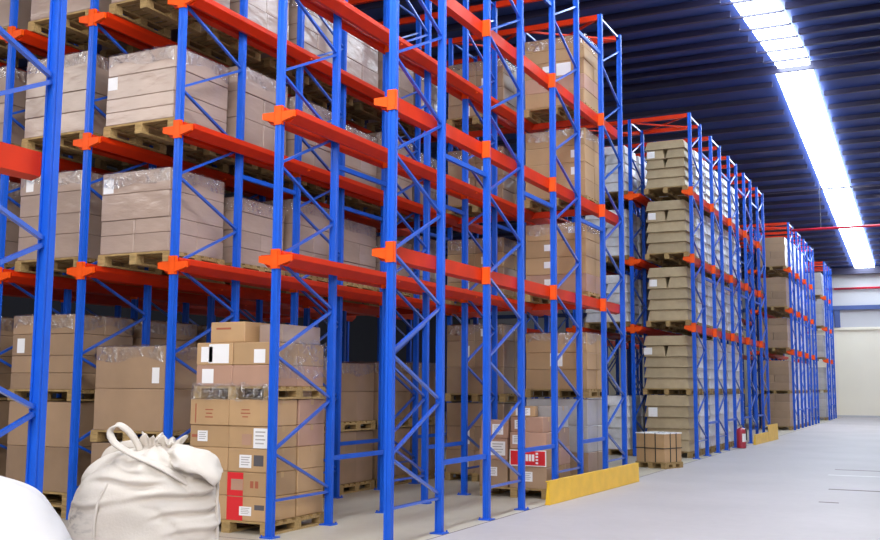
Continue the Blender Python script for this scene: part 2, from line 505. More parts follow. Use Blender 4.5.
# far ends of first and second lanes
YE = 14.76
ea = dict(d=.94, group='loads at the far end of the big rack')
five = [(.22, 2, 2), (.22, 2, 2), (.24, 2, 2), (.24, 2, 2)]
pp = [(0, 0, .8, .6, .11, .10), (1, 0, .8, .6, .11, .10), (2, 0, .8, .6, .11, .10), (3, 0, .8, .6, .11, .10)]
AX = CX[0] + .04
load('tan carton load with big white paper at far top of big rack beside aisle', AX, YE, TOPZ[2], [(.24, 2, 2), (.24, 2, 2), (.24, 2, 2), (.20, 2, 2), (.20, 1, 1)], ['tan', 'pink', 'tan', 'tan', 'tan'], **ea, seed=1, paper=pp[1:3] + [(2, 1, .15, .3, .24, .2)])
load('tan carton load on middle rail at far aisle-side end of big rack', AX, YE, TOPZ[1], [(.27, 2, 2), (.27, 2, 2), (.27, 2, 2), (.27, 1, 2)], 'tan', **ea, seed=2, paper=[(1, 1, .7, .5, .12, .12), (2, 1, .7, .5, .12, .12)])
load('four-layer tan load with red bottom carton on lower rail, far aisle-side end', AX, YE, TOPZ[0], [(.28, 2, 2), (.27, 2, 2), (.27, 2, 2), (.26, 1, 2)], ['pink', 'tan', 'tan', 'tan'], **ea, seed=3, paper=pp)
load('tan load with white sheet on second floor tier, far aisle-side end of big rack', AX, YE, 1.33, [(.30, 1, 2), (.26, 1, 2), (.30, 1, 2)], 'tan', **ea, seed=4, paper=[(1, 0, .5, .8, .2, .2)])
load('grey film-covered load on floor at far aisle-side end of big rack', AX, YE, 0, [(.38, 2, 2), (.40, 2, 2), (.40, 1, 1)], ['brown', 'grey', 'grey'], film=0, **ea, seed=5)
for i, (z, ly, mm, nm) in enumerate(((TOPZ[2], five, 'brown', 'top rail'), (TOPZ[1], five, 'brown', 'middle rail'), (TOPZ[0], five, ['tan', 'brown'], 'lower rail'), (1.25, [(.42, 1, 2), (.42, 2, 2), (.26, 2, 2)], 'brown', 'second floor tier'), (0, [(.36, 2, 2), (.37, 2, 2), (.37, 1, 2)], 'brown', 'floor'))):
    load(f'brown carton load on {nm} at far end of second lane of big rack', CX[1], YE, z, ly, mm, **ea, seed=i + 9, film=0 if z == 0 else .16,
         paper=[(1, 0, .75, .6, .13, .22), (2, 1, .3, .5, .12, .12), (0, 0, .75, .4, .1, .2)])

# second rack
G2 = 'layered loads in the second rack'
tr = [(.215, 1, 1), (.215, 1, 1), (.215, 2, 1), (.215, 2, 1), (.2, 1, 1)]
tr2 = [(.235, 1, 1), (.235, 1, 1), (.235, 1, 1), (.25, 2, 1), (.22, 1, 1)]
for k in range(6):
    yf = Y2 + .20 + 1.17 * k
    mm = 'dun' if k == 0 else 'pale'  # pale goods, with the film's sheen also put into their colour
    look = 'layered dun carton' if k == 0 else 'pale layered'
    kw = dict(d=.98, taper=.045, gap=.012, group=G2, film=0, w=.99)
    for q in range(3):
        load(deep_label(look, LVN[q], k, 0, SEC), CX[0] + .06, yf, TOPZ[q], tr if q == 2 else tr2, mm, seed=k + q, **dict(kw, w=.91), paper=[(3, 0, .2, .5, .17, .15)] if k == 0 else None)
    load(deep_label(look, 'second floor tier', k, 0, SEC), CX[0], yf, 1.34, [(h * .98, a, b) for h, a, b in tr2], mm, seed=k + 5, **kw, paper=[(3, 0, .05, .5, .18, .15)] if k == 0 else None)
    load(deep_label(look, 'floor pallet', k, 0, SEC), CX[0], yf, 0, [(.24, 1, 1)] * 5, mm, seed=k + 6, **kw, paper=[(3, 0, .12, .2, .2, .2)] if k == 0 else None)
for k in range(2):
    yf = Y2 + .25 + 1.17 * k
    for q in range(3):
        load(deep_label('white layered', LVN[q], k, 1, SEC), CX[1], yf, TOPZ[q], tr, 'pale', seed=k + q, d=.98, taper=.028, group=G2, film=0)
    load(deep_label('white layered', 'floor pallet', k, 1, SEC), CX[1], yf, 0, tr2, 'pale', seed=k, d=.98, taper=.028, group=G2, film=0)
# third and end racks
G3 = 'brown loads in the far racks'
b4 = [(.27, 1, 1), (.27, 2, 1), (.27, 1, 1), (.25, 1, 1)]
for y0, rk, nk in ((Y3, THI, 5), (Y4, END, 2)):
    for k in range(nk):
        yf = y0 + .2 + 1.22 * k
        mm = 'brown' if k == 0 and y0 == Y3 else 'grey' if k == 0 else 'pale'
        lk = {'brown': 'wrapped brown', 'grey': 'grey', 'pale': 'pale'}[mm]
        kw = dict(group=G3, film=0)
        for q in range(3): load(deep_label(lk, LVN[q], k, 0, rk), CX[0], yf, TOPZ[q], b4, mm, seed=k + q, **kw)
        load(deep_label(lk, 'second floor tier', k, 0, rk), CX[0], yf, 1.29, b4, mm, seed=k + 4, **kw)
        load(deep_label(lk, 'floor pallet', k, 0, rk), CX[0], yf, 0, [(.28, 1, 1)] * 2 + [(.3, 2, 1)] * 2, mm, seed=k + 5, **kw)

# ------------------------------------------------------------------ front stack of loose cartons in the second lane
def carton(label, loc, w, d, h, m, rz=0.0, labels=(), group=None, tape=True, red=False, cat='carton'):
    o = tag(put('carton', carton_me(w, d, h, m), None, loc, (0, 0, rz)), label, cat, group)
    if tape:
        put('tape', MB().box((-w / 2 - .0015, -.025, h - .06), (w / 2 + .0015, .025, h + .0015)).mesh('tape', M['tape']), o)
    for lb in labels:
        kind, u, v, lw, lh = lb[:5]
        face = lb[5] if len(lb) > 5 else 'f'
        mm = {'paper': 'paper', 'red': 'redcard', 'print': 'redink', 'ink': 'ink', 'pinklabel': 'pink'}[kind]
        nm = {'paper': 'paper_label', 'red': 'red_panel', 'print': 'red_print', 'ink': 'print', 'pinklabel': 'pink_label'}[kind]
        e = .0035 if kind in ('paper', 'pinklabel') else .0015
        if face == 'f': q = put(nm, label_me(lw, lh, mm), o, ((u - .5) * (w - lw), -d / 2 - e + .002, lh / 2 + v * (h - lh)))
        else: q = put(nm, label_me(lw, lh, mm), o, (w / 2 + e - .002, (u - .5) * (d - lw), lh / 2 + v * (h - lh)), (0, 0, R(90)))
        if kind == 'paper' and lw > .08:
            b = MB()
            for i in range(4): b.box((-lw * .36, -.0032, lh * (.28 - .19 * i)), (lw * (.36 - .1 * (i % 2)), -.0022, lh * (.28 - .19 * i) + lh * .07))
            put('printed_line', b.mesh('printed_line', M['grey']), q)
    return o

GS = 'cartons of the tan stack beside the white sack'
FX, FY = CX[1] + .062, 8.45
tag(put('pallet', pallet_me(1.06, 1.05, .13), None, (FX, FY + .525, 0)), 'wooden pallet on the floor under the tan carton stack beside tied sack', 'pallet')
ORD = ['bottom', 'second', 'third', 'fourth', 'fifth']
zz = .131
rows = [.243, .243, .238, .225, .27]
fl = {(0, 0): [], (0, 1): [('red', .0, 0, .20, .235), ('paper', .45, .35, .15, .09), ('ink', .9, .6, .12, .05)],
      (1, 0): [], (1, 1): [('red', .0, 0, .20, .235), ('pinklabel', .14, .45, .15, .11), ('print', .62, .5, .04, .07), ('print', .75, .5, .04, .07)],
      (2, 0): [('paper', .2, .5, .13, .12)], (2, 1): [('paper', .42, .4, .15, .13), ('ink', .85, .5, .12, .11)],
      (3, 0): [('paper', .28, .5, .13, .11), ('print', .06, .5, .08, .03)], (3, 1): [('pinklabel', .45, .3, .12, .11), ('paper', .95, .2, .17, .2)],
      (4, 0): [('print', .14, .3, .014, .2), ('print', .5, .6, .10, .012), ('print', .5, .45, .08, .012), ('print', .5, .3, .10, .012)], (4, 1): [('print', .4, .62, .10, .012), ('print', .4, .48, .12, .012), ('print', .4, .34, .07, .012)]}
look = {0: 'tan carton', 1: 'tan carton'}
for li, h in enumerate(rows):
    ins = .0 if li < 4 else -.012
    for ix in range(2):
        lb = fl[(li, ix)]
        side = 'outer' if ix == 0 else 'inner'
        where = 'next to tied sack' if ix == 0 else 'behind blue post'
        red = 'with red end panel ' if li < 2 and ix == 1 else ''
        carton(f'tan carton {red}{where}, {ORD[li]} layer of stack', (FX - .255 + .51 * ix + random.uniform(-.003, .003), FY + .26 + ins + random.uniform(-.003, .003), zz), .503, .50, h - .003, 'tan',
               labels=lb, group=GS)
    carton(f'tan carton in {ORD[li]} layer of stack beside sack, behind the blue frame brace', (FX + .255, FY + .785, zz), .503, .50, h - .003, 'tan' if li < 3 else 'pink', group=GS)
    zz += h
rt_ = load('film-draped upper tier of tan and faded cartons on the stack beside tied sack', FX + .025, FY + .01, zz + .002, [(.22, 2, 2), (.235, 2, 2)], ['pink', 'tan'], d=1.0, w=.95, ph=.13, film=.0, group=G1, seed=3,
           paper=[(0, 0, .25, .4, .15, .15), (1, 0, .2, .4, .15, .16), (1, 0, .78, .5, .26, .2), (1, 1, .8, .2, .14, .14)])
zt = zz + .002 + .131 + .455
carton('single tan carton lying on top of the film-draped tier near the blue post', (FX - .10, FY + .33, zt + .002), .46, .5, .215, 'tan', tape=True, rz=R(-2), labels=[('print', .3, .7, .2, .02)], group=GS)
carton('mauve film-covered carton on top of the draped tier beside the blue frame', (FX + .33, FY + .60, zt + .002), .30, .72, .19, 'mauve', tape=False, group=GS)
# loose film drapes on the upper tier
def drape(name, parent, pts_fn, nu, nv, m):
    b = MB(); rings = [[pts_fn(i / (nu - 1), j / (nv - 1)) for j in range(nv)] for i in range(nu)]
    b.loft(rings, caps=False, closed=False)
    return put(name, b.mesh(name, m, True), parent)
def skirt(u, v):
    x = -.50 + 1.0 * u
    y = -.525 - .025 * abs(noise.noise(Vector((u * 9, v * 3, 1)))) - .02 * v
    z = .16 - .17 * v + .03 * noise.noise(Vector((u * 7, 3, v)))
    return (x, y, z)
drape('film_skirt', rt_, skirt, 40, 7, M['film'])
def sideskirt(u, v):
    y = -.52 + 1.04 * u
    x = .49 + .03 * abs(noise.noise(Vector((u * 8, v * 3, 5)))) + .01 * v
    z = .62 - .40 * v + .05 * noise.noise(Vector((u * 6, 3, v * 2)))
    return (x, y, z)
drape('film_side_sheet', rt_, sideskirt, 40, 10, M['film'])
def topsheet(u, v):
    x = .10 + .42 * v; y = -.46 + .9 * u
    z = .585 + .26 * (1 - v) ** 1.4 * (1 if u < .95 else .8) + .015 * noise.noise(Vector((u * 8, v * 6, 2)))
    if u < .22: z = .59 + (z - .59) * (u / .22)
    return (x, y, max(z, .595))

# ------------------------------------------------------------------ messy pile in the first lane (y 12.9)
PX, PY = -5.24, 12.92
tag(put('pallet', pallet_me(1.0, 1.0, .13), None, (PX, PY + .5, 0)), 'wooden pallet on the floor under the jumbled cartons with the red sign', 'pallet')
GP = 'jumbled cartons on the pallet with the red sign'
def pc(lbl, x, y, z, w, d, h, m, rz=0, labels=()):
    return carton(lbl, (PX + x, PY + y, z), w, d, h, m, R(rz), labels, GP)
b1 = pc('low brown carton with paper label under the red sign, jumbled pile', .2, .26, .132, .54, .48, .28, 'brown', 0, [('paper', .45, .6, .17, .13)])
pc('brown carton at the bottom corner of the jumbled pile beside the red sign carton', -.31, .26, .132, .42, .48, .36, 'brown', 0, [('paper', .5, .6, .12, .12)])
pc('tan carton at the bottom rear of the jumbled pile facing the aisle', .2, .76, .132, .54, .46, .28, 'tan', 0)
sg = pc('tan carton carrying the red printed sign in the jumbled pile', .2, .26, .414, .54, .48, .24, 'tan', 0)
s_ = put('red_sign', MB().box((-.265, -.004, -.108), (.265, 0, .108)).mesh('red_sign', M['paper']), sg, (0, -.239, .12))
put('red_field', MB().box((-.25, -.0065, -.095), (.25, -.004, .095)).mesh('red_field', M['redcard']), s_)
txt = MB()
for i in range(5): txt.box((-.12 + .045 * i, -.008, -.04), (-.085 + .045 * i, -.0065, .05))
put('white_print', txt.mesh('white_print', M['paper']), s_)
dots = MB()
for i in range(4): dots.box((.115, -.008, -.075 + .042 * i), (.15, -.0065, -.05 + .042 * i))
put('white_square', dots.mesh('white_square', M['paper']), s_)
pc('tan carton behind the red sign carton in the jumbled pile', .2, .76, .414, .54, .46, .24, 'pink', 0)
pc('faded pink carton with large white paper above the red sign corner', -.31, .26, .495, .42, .48, .29, 'pink', 0, [('paper', .85, .6, .22, .19)])
pc('faded red carton lying above the red sign carton', .2, .26, .657, .53, .46, .22, 'pink', 0, [('paper', .1, .6, .16, .12)])
pc('tan carton on the aisle corner of the jumbled pile, third layer', .2, .76, .657, .53, .44, .26, 'brown', 0)
pc('flat pink carton at the top of the jumbled pile', -.31, .26, .788, .40, .44, .24, 'pink', 3, [('paper', .7, .5, .16, .14)])
pc('pink topmost carton of the jumbled pile with small white paper', .17, .28, .88, .48, .42, .2, 'pink', -2, [('paper', .2, .5, .16, .12)])
pc('small tan carton turned askew on the jumbled pile', .05, .28, 1.083, .34, .3, .14, 'tan', 14, [('paper', .5, .5, .2, .1)])
pc('pale grey carton on the rear of the jumbled pile beside the aisle', .2, .76, .92, .50, .42, .30, 'grey', 0)

# ------------------------------------------------------------------ strapped crate in front of the second rack
cr = tag(empty('strapped_crate', (-4.80, 19.12, 0), rotz=R(-19)), 'small strapped carton crate on a low pallet in front of second rack', 'crate')
cw, cd, chh = .62, .58, .52
put('pallet', pallet_me(.66, .60, .11), cr)
put('body', carton_me(cw, cd, chh, 'tan'), cr, (0, 0, .112))
put('lid', MB().box((-cw / 2 - .008, -cd / 2 - .008, 0), (cw / 2 + .008, cd / 2 + .008, .018)).mesh('lid', M['paper']), cr, (0, 0, .112 + chh))
for x in (-.115, .115):
    put('strap', MB().box((x - .008, -cd / 2 - .011, .112), (x + .008, cd / 2 + .011, .112 + chh + .02)).mesh('strap', M['strap']), cr)
for y in (-.1, .1):
    put('strap', MB().box((-cw / 2 - .011, y - .008, .112), (cw / 2 + .011, y + .008, .112 + chh + .02)).mesh('strap', M['strap']), cr)
put('strap', MB().box((-cw / 2 - .0095, -cd / 2 - .0095, .36), (cw / 2 + .0095, cd / 2 + .0095, .376)).mesh('strap', M['strap']), cr)

# ------------------------------------------------------------------ yellow guards
def guard(label, x0, y0, x1, y1, h, steps):
    dx, dy = x1 - x0, y1 - y0
    L = math.hypot(dx, dy)
    g = tag(empty('guard_rail', (x0, y0, 0), rotz=math.atan2(dy, dx)), label, 'guard rail', None)
    # bent plate: upright face towards the aisle (local -y), foot flange behind it
    for i, (a, b, hh) in enumerate(steps):
        pr = [(-.006, .004), (.0, hh), (.05, hh), (.05, hh - .012), (.012, hh - .012), (.006, .02), (.065, .02), (.065, .004)]
        put('guard_plate', MB().loft([[(a, y, z) for y, z in pr], [(b, y, z) for y, z in pr]]).mesh('guard_plate', M['yellow']), g)
    for xx, hh in ((steps[0][0] + .004, steps[0][2]), (steps[-1][1] - .016, steps[-1][2])):
        put('gusset', MB().loft([[(xx, .012, .02), (xx, .06, .02), (xx, .03, hh - .02), (xx, .012, hh - .02)], [(xx + .012, .012, .02), (xx + .012, .06, .02), (xx + .012, .03, hh - .02), (xx + .012, .012, hh - .02)]]).mesh('gusset', M['yellow']), g)
    for xx in (.1, L - .1):
        put('anchor_bolt', MB().tube([(xx, .04, .02), (xx, .04, .05)], .012, 8).mesh('anchor_bolt', M['steel']), g)
    return g
guard('long yellow steel guard on the floor at the end of the big rack', -4.50, 12.3, -4.36, 16.05, .3, [(0, 3.75, .30)])
guard('short stepped yellow guard beside the red extinguisher at second rack', -4.40, 27.75, -4.30, 31.2, .3, [(0, 1.9, .27), (1.902, 3.45, .46)])

# ------------------------------------------------------------------ extinguisher
ex = tag(empty('fire_extinguisher', (-4.485, 26.15, 0)), 'dark red extinguisher standing at the foot of the second rack', 'fire extinguisher')
def lathe(prof, n=20):
    return MB().loft([[(r * math.cos(2 * math.pi * k / n), r * math.sin(2 * math.pi * k / n), z) for k in range(n)] for r, z in prof])
put('cylinder_body', lathe([(.09, 0), (.115, .015), (.115, .42), (.10, .47), (.05, .50), (.03, .51)]).mesh('cylinder_body', M['extred'], False), ex)
put('valve', lathe([(.025, .505), (.03, .53), (.03, .56), (.012, .57)], 10).mesh('valve', M['steel']), ex)
put('handle', MB().box((-.09, -.012, .56), (.04, .012, .575)).box((-.09, -.012, .535), (-.02, .012, .545)).mesh('handle', M['black']), ex)
put('hose', MB().tube([(.03, 0, .54), (.09, -.02, .53), (.13, -.03, .42), (.13, -.03, .2)], .012, 8).mesh('hose', M['black'], True), ex)
put('label_sheet', MB().loft([[(.1165 * math.cos(a), .1165 * math.sin(a), z) for a in [R(-70 + 8 * i) for i in range(10)]] for z in (.16, .36)], caps=False, closed=False).mesh('label_sheet', M['paper']), ex)

# ------------------------------------------------------------------ big white sacks
def sm(a, b, x):
    t = max(0, min(1, (x - a) / (b - a))); return t * t * (3 - 2 * t)
def interp(tab, t):
    for (a, va), (b, vb) in zip(tab, tab[1:]):
        if t <= b: return va + (vb - va) * sm(0, 1, (t - a) / (b - a)) * 1.0
    return tab[-1][1]
def sack_body(H, prof, seed, crease, lean=None, nt=120, nz=90, zneck=None, pleat=0.02, rmax=1.0, folds=()):
    m = MB(); rings = []
    for i in range(nz + 1):
        t = i / nz
        z, r = prof(t)
        zr = z / H
        ring = []
        for j in range(nt):
            a = 2 * math.pi * j / nt
            e = 2 + 2.2 * sm(0, .2, zr) * (1 - sm(.72, .97, zr))
            ca, sa = math.cos(a), math.sin(a)
            se = (abs(ca) ** e + abs(sa) ** e) ** (-1 / e)
            rr = r * (1 + (se - 1) * .75)
            pl = pleat * math.cos(13 * a + 2 * math.sin(2 * a + seed)) * sm(.72, .96, zr)
            v = Vector((ca * 1.5, sa * 1.5, z * 5.0))
            wr = noise.noise(v + Vector((seed, 0, 0))) * crease * (.35 + .65 * sm(.05, .5, zr))
            # sharp drag folds running down and across from the shoulder
            ph = (z * 11 + 1.2 * math.sin(a * 2 + seed)) + 1.4 * noise.noise(Vector((ca * 2, sa * 2, z * 2 + seed)))
            fold = (1 - abs(math.sin(ph))) ** 3
            wr -= crease * .95 * fold * sm(.35, .6, zr) * (1 - sm(.86, .95, zr)) * (.5 + .5 * math.sin(a * 3 + seed * 2))
            for a0, a1, z0, z1, dep, wd in folds:
                aa = math.degrees(a); aa = aa - 360 if aa > 90 else aa
                q = (aa - a0) / (a1 - a0)
                if -.15 < q < 1.15:
                    win = sm(-.15, .25, q) * (1 - sm(.75, 1.15, q))
                    dz = (z - (z0 + (z1 - z0) * q) - .012 * math.sin(q * 7)) / wd
                    wr += dep * win * (-math.exp(-dz * dz) + .55 * math.exp(-(dz - 1.7) ** 2 / 1.5))
            rr += (pl + wr)
            x, y = rr * ca, rr * sa
            if lean: x += lean(zr)
            ring.append((x, y, max(z + (.01 * noise.noise(Vector((ca * 3, sa * 3, seed))) if 0.02 < zr < .98 else 0), .0)))
        rings.append(ring)
    return m.loft(rings)

def spline(tab, t):
    n = len(tab)
    def slope(i, k):
        a, b = tab[max(i - 1, 0)], tab[min(i + 1, n - 1)]
        return (b[k] - a[k]) / (b[0] - a[0])
    for i in range(n - 1):
        a, b = tab[i], tab[i + 1]
        if t <= b[0] or i == n - 2:
            h = b[0] - a[0]; f = min(1, (t - a[0]) / h)
            h00, h10, h01, h11 = 2 * f ** 3 - 3 * f * f + 1, f ** 3 - 2 * f * f + f, -2 * f ** 3 + 3 * f * f, f ** 3 - f * f
            return tuple(h00 * a[k] + h10 * h * slope(i, k) + h01 * b[k] + h11 * h * slope(i + 1, k) for k in (1, 2))
def prof1(t):
    # (z, r): runs up the side, over the shoulder and in to the tied neck
    tab = [(0, 0, .42), (.04, .015, .475), (.2, .22, .49), (.38, .45, .50), (.55, .66, .495), (.66, .80, .475), (.76, .90, .435), (.85, .98, .365), (.91, 1.03, .27), (.96, 1.06, .14), (1, 1.08, .055)]
    return spline(tab, t)
def prof2(t):
    tab = [(0, 0, .42), (.04, .015, .47), (.2, .25, .53), (.4, .5, .545), (.55, .7, .535), (.66, .84, .50), (.75, .94, .44), (.84, 1.04, .35), (.92, 1.10, .2), (.97, 1.12, .1), (1, 1.125, .05)]
    return spline(tab, t)

def sack_fabric_stained():
    m = M['bag'].copy(); m.name = 'stained_fabric'
    nt = m.node_tree; b = nt.nodes['Principled BSDF']
    src = b.inputs['Base Color'].links[0].from_socket
    tc = nt.nodes.new('ShaderNodeTexCoord')
    mp = nt.nodes.new('ShaderNodeMapping'); mp.inputs['Scale'].default_value = (5, 5, 14)
    nt.links.new(tc.outputs['Object'], mp.inputs['Vector'])
    n = nt.nodes.new('ShaderNodeTexNoise'); n.inputs['Scale'].default_value = 2.2; n.inputs['Detail'].default_value = 6
    nt.links.new(mp.outputs['Vector'], n.inputs['Vector'])
    # grime patch on the flank that faces the lanes
    vm = nt.nodes.new('ShaderNodeVectorMath'); vm.operation = 'DISTANCE'
    vm.inputs[1].default_value = (-.42, -.25, .55)
    nt.links.new(tc.outputs['Object'], vm.inputs[0])
    g = nt.nodes.new('ShaderNodeMapRange'); g.inputs['From Min'].default_value = .32; g.inputs['From Max'].default_value = .08
    nt.links.new(vm.outputs['Value'], g.inputs['Value'])
    s = nt.nodes.new('ShaderNodeMapRange'); s.inputs['From Min'].default_value = .52; s.inputs['From Max'].default_value = .70
    nt.links.new(n.outputs['Fac'], s.inputs['Value'])
    mu = nt.nodes.new('ShaderNodeMath'); mu.operation = 'MULTIPLY'
    nt.links.new(g.outputs['Result'], mu.inputs[0]); nt.links.new(s.outputs['Result'], mu.inputs[1])
    mu2 = nt.nodes.new('ShaderNodeMath'); mu2.operation = 'MULTIPLY'; mu2.inputs[1].default_value = .75
    nt.links.new(mu.outputs[0], mu2.inputs[0])
    mx = nt.nodes.new('ShaderNodeMix'); mx.data_type = 'RGBA'
    mx.inputs['B'].default_value = (.22, .20, .20, 1)
    nt.links.new(mu2.outputs[0], mx.inputs['Factor']); nt.links.new(src, mx.inputs['A'])
    nt.links.new(mx.outputs['Result'], b.inputs['Base Color'])
    return m
M['bagst'] = sack_fabric_stained()

SA = math.atan2(4.99, 5.43)
bag = tag(empty('bulk_sack', (-4.945, 5.46, 0), rotz=SA), 'grey-white bulk sack with tied neck and lifting loop, smudged flank', 'bulk bag')
put('body', sack_body(1.08, prof1, 2.3, .032, nt=170, nz=130, pleat=.022, lean=lambda q: .06 * sm(.6, .95, q), folds=((-140, -82, .86, .84, .028, .022), (-95, -38, 1.0, .86, .030, .028), (-105, -28, .74, .79, .032, .020), (-85, -22, .63, .69, .026, .018), (-150, -100, .98, .90, .022, .020), (-75, -15, .52, .56, .020, .018), (-165, -115, .66, .72, .022, .020), (-60, -20, .87, .84, .024, .016))).mesh('body', M['bagst'], True), bag)
def ribbon(name, pts, w, th, parent, m, wdir=None):
    pts = [Vector(p) for p in pts]
    # smooth by Catmull-Rom
    q = []
    for i in range(len(pts) - 1):
        p0, p1, p2, p3 = pts[max(i - 1, 0)], pts[i], pts[i + 1], pts[min(i + 2, len(pts) - 1)]
        for s in range(6):
            t = s / 6
            q.append(.5 * ((2 * p1) + (-p0 + p2) * t + (2 * p0 - 5 * p1 + 4 * p2 - p3) * t * t + (-p0 + 3 * p1 - 3 * p2 + p3) * t ** 3))
    q.append(pts[-1])
    rings = []
    for i, p in enumerate(q):
        d = (q[min(i + 1, len(q) - 1)] - q[max(i - 1, 0)]).normalized()
        s = Vector(wdir or (0, 1, 0)); s = (s - d * s.dot(d)).normalized(); n = d.cross(s)
        rings.append([p + s * w * a + n * th * b for a, b in ((-.5, -.3), (-.3, -.5), (.3, -.5), (.5, -.3), (.5, .3), (.3, .5), (-.3, .5), (-.5, .3))])
    return put(name, MB().loft(rings).mesh(name, m, True), parent)
ribbon('lifting_loop', [(.34, -.36, .80), (.22, -.42, .88), (.06, -.40, .97), (-.10, -.33, 1.04), (-.215, -.27, 1.11), (-.245, -.22, 1.18), (-.20, -.19, 1.222), (-.14, -.17, 1.19), (-.085, -.15, 1.12), (-.05, -.14, 1.05)], .06, .018, bag, M['bag'], (.5, .8, .3))
ribbon('lifting_loop', [(-.30, .24, .94), (-.25, .26, 1.03), (-.10, .28, 1.07), (.05, .30, 1.03)], .06, .014, bag, M['bag'], (0, .3, 1))
# gathered spout: a pleated ruff above a knot
def ruff(cx, cy, z0, r0, r1, h, seed, n=64):
    rings = []
    for i in range(9):
        t = i / 8
        r = r0 + (r1 - r0) * t ** 1.3
        rings.append([(cx + (r + .35 * r * t * math.cos(8 * a + seed) * .6) * math.cos(a), cy + (r + .35 * r * t * math.cos(8 * a + seed) * .6) * math.sin(a),
                       z0 + h * t * (1 + .3 * math.sin(3 * a + seed)) - .02 * t * t * math.cos(7 * a)) for a in [2 * math.pi * k / n for k in range(n)]])
    rings.append([(cx + (p[0] - cx) * .5, cy + (p[1] - cy) * .5, p[2] - .03) for p in rings[-1]])
    rings.append([(cx + (p[0] - cx) * .05, cy + (p[1] - cy) * .05, z0 + h * .5) for p in rings[-1]])
    return MB().loft(rings)
put('tied_spout', ruff(.02, -.03, 1.05, .05, .085, .08, 1.0).mesh('tied_spout', M['bag'], True), bag)
put('tied_spout', ruff(.15, -.04, 1.02, .05, .10, .09, 2.2).mesh('tied_spout', M['bag'], True), bag)
put('neck_tie', MB().tube([(.02 + .058 * math.cos(t / 16 * 2 * math.pi), -.03 + .058 * math.sin(t / 16 * 2 * math.pi), 1.062) for t in range(17)], .012, 8).mesh('neck_tie', M['bag'], True), bag)
# folded flap over the shoulder
fb = MB()
def flapring(u):
    out = []; n = 40
    fu = (sm(0, .22, u) * (1 - sm(.80, 1.0, u) ** 2 * .93)) + .02
    for k in range(n):
        a = 2 * math.pi * k / n
        ca, sa = math.cos(a), math.sin(a)
        yy = -.19 + .24 * fu * ca - .05 * math.sin(u * 3)
        zc = 1.035 - .02 * u - .10 * u ** 3
        zz_ = zc + .055 * fu * sa + .020 * fu * noise.noise(Vector((u * 5, ca * 2, sa * 2)))
        zz_ -= .12 * max(0, -ca) ** 2 * fu * (.4 + .6 * u)
        out.append((.10 + .40 * u + .015 * math.sin(5 * a) * fu, yy, zz_))
    return out
fb.loft([flapring(i / 30) for i in range(31)])
put('folded_flap', fb.mesh('folded_flap', M['bag'], True), bag)
for a0 in (R(-36), R(-124)):
    pts = []
    for i in range(12):
        t = .12 + .60 * i / 11
        z, r = prof1(t)
        ca, sa = math.cos(a0), math.sin(a0); e = 4.0
        rr = r * (1 + ((abs(ca) ** e + abs(sa) ** e) ** (-1 / e) - 1) * .75) + .008
        pts.append((rr * ca + .06 * sm(.6, .95, z / 1.08), rr * sa, z))
    put('seam_piping', MB().tube(pts, .011, 8).mesh('seam_piping', M['bag'], True), bag)

bag2 = tag(empty('bulk_sack', (-3.76, 2.94, 0), rotz=math.atan2(3.67, 2.98)), 'bright white bulk sack cut by the picture corner, in front of lone blue upright', 'bulk bag')
put('body', sack_body(1.125, prof2, 5.1, .008, pleat=.006).mesh('body', M['bagw'], True), bag2)
ribbon('seam_piping', [(.36, -.33, .2), (.385, -.335, .5), (.37, -.32, .75), (.30, -.25, .95)], .03, .012, bag2, M['bagw'], (0, 0, 1))
put('tied_spout', ruff(0, 0, 1.11, .05, .08, .07, 1.0).mesh('tied_spout', M['bagw'], True), bag2)

# ------------------------------------------------------------------ shell
YN, YF, XA, XB = -16, 57.0, -26, 13
RY, RZ, SL = 28.0, 10.27, .085
def rz_at(y): return RZ - SL * abs(y - RY)
struct('floor', MB().box((-4.56, YN, -.2), (XB, YF, 0)).mesh('floor', M['floor']))
struct('floor', MB().box((XA, YN, -.2), (-4.56, 4.6, 0)).mesh('floor', M['floor']))
struct('floor', MB().box((XA, 4.6, -.2), (-4.566, YF, 0)).mesh('floor', M['floor_in']))
struct('trim_1', MB().box((-4.572, 4.6, -.05), (-4.556, YF, .0015)).mesh('trim_1', M['joint']))
struct('trim_2', MB().box((-7.1, 8.2, -.05), (-5.0, 8.215, .0012)).mesh('trim_2', M['joint']))
for i, (x0, x1, y, t, mm) in enumerate(((-1.8, 2.5, 20.2, .10, 'joint'), (-1.8, 2.5, 18.9, .12, 'plate'), (-1.55, 2.5, 16.25, .11, 'joint'), (-1.5, -1.25, 14.4, .07, 'joint'))):
    struct('trim_%d' % (3 + i), MB().box((x0, y, -.02), (x1, y + t, .002)).mesh('trim', M[mm]))
def slope_deck(ya, yb, x0, x1):
    r = [[(x, y, rz_at(y) + dz) for x, dz in ((x0, 0), (x1, 0), (x1, .12), (x0, .12))] for y in (ya, yb)]
    return MB().loft(r)
struct('ceiling', slope_deck(YN, RY, XA, XB).mesh('ceiling', M['deck']))
struct('ceiling', slope_deck(RY, YF + .4, XA, XB).mesh('ceiling', M['deck']))
SX0, SX1 = -3.66, -2.73
def strip(ya, yb, SX0=SX0):
    r = [[(x, y, rz_at(y) + dz) for x, dz in ((SX0, -.12), (SX1, -.12), (SX1, -.01), (SX0, -.01))] for y in (ya, yb)]
    return MB().loft(r)
struct('window_1', strip(YN + .5, RY - .07, -3.54).mesh('window_1', M['sky']))
struct('window_2', strip(RY + .07, 56.4).mesh('window_2', M['sky']))
PU = [(-.045, -.15), (.045, -.15), (.045, -.12), (.012, -.12), (.012, -.002), (-.012, -.002), (-.012, -.12), (-.045, -.12)]
def purlin(name, y, x0, x1):
    z = rz_at(y)
    return struct(name, MB().loft([[(x, y + a, z + b) for a, b in PU] for x in (x0, x1)]).mesh(name, M['purlin']))
ys = []
y = RY + 1.2
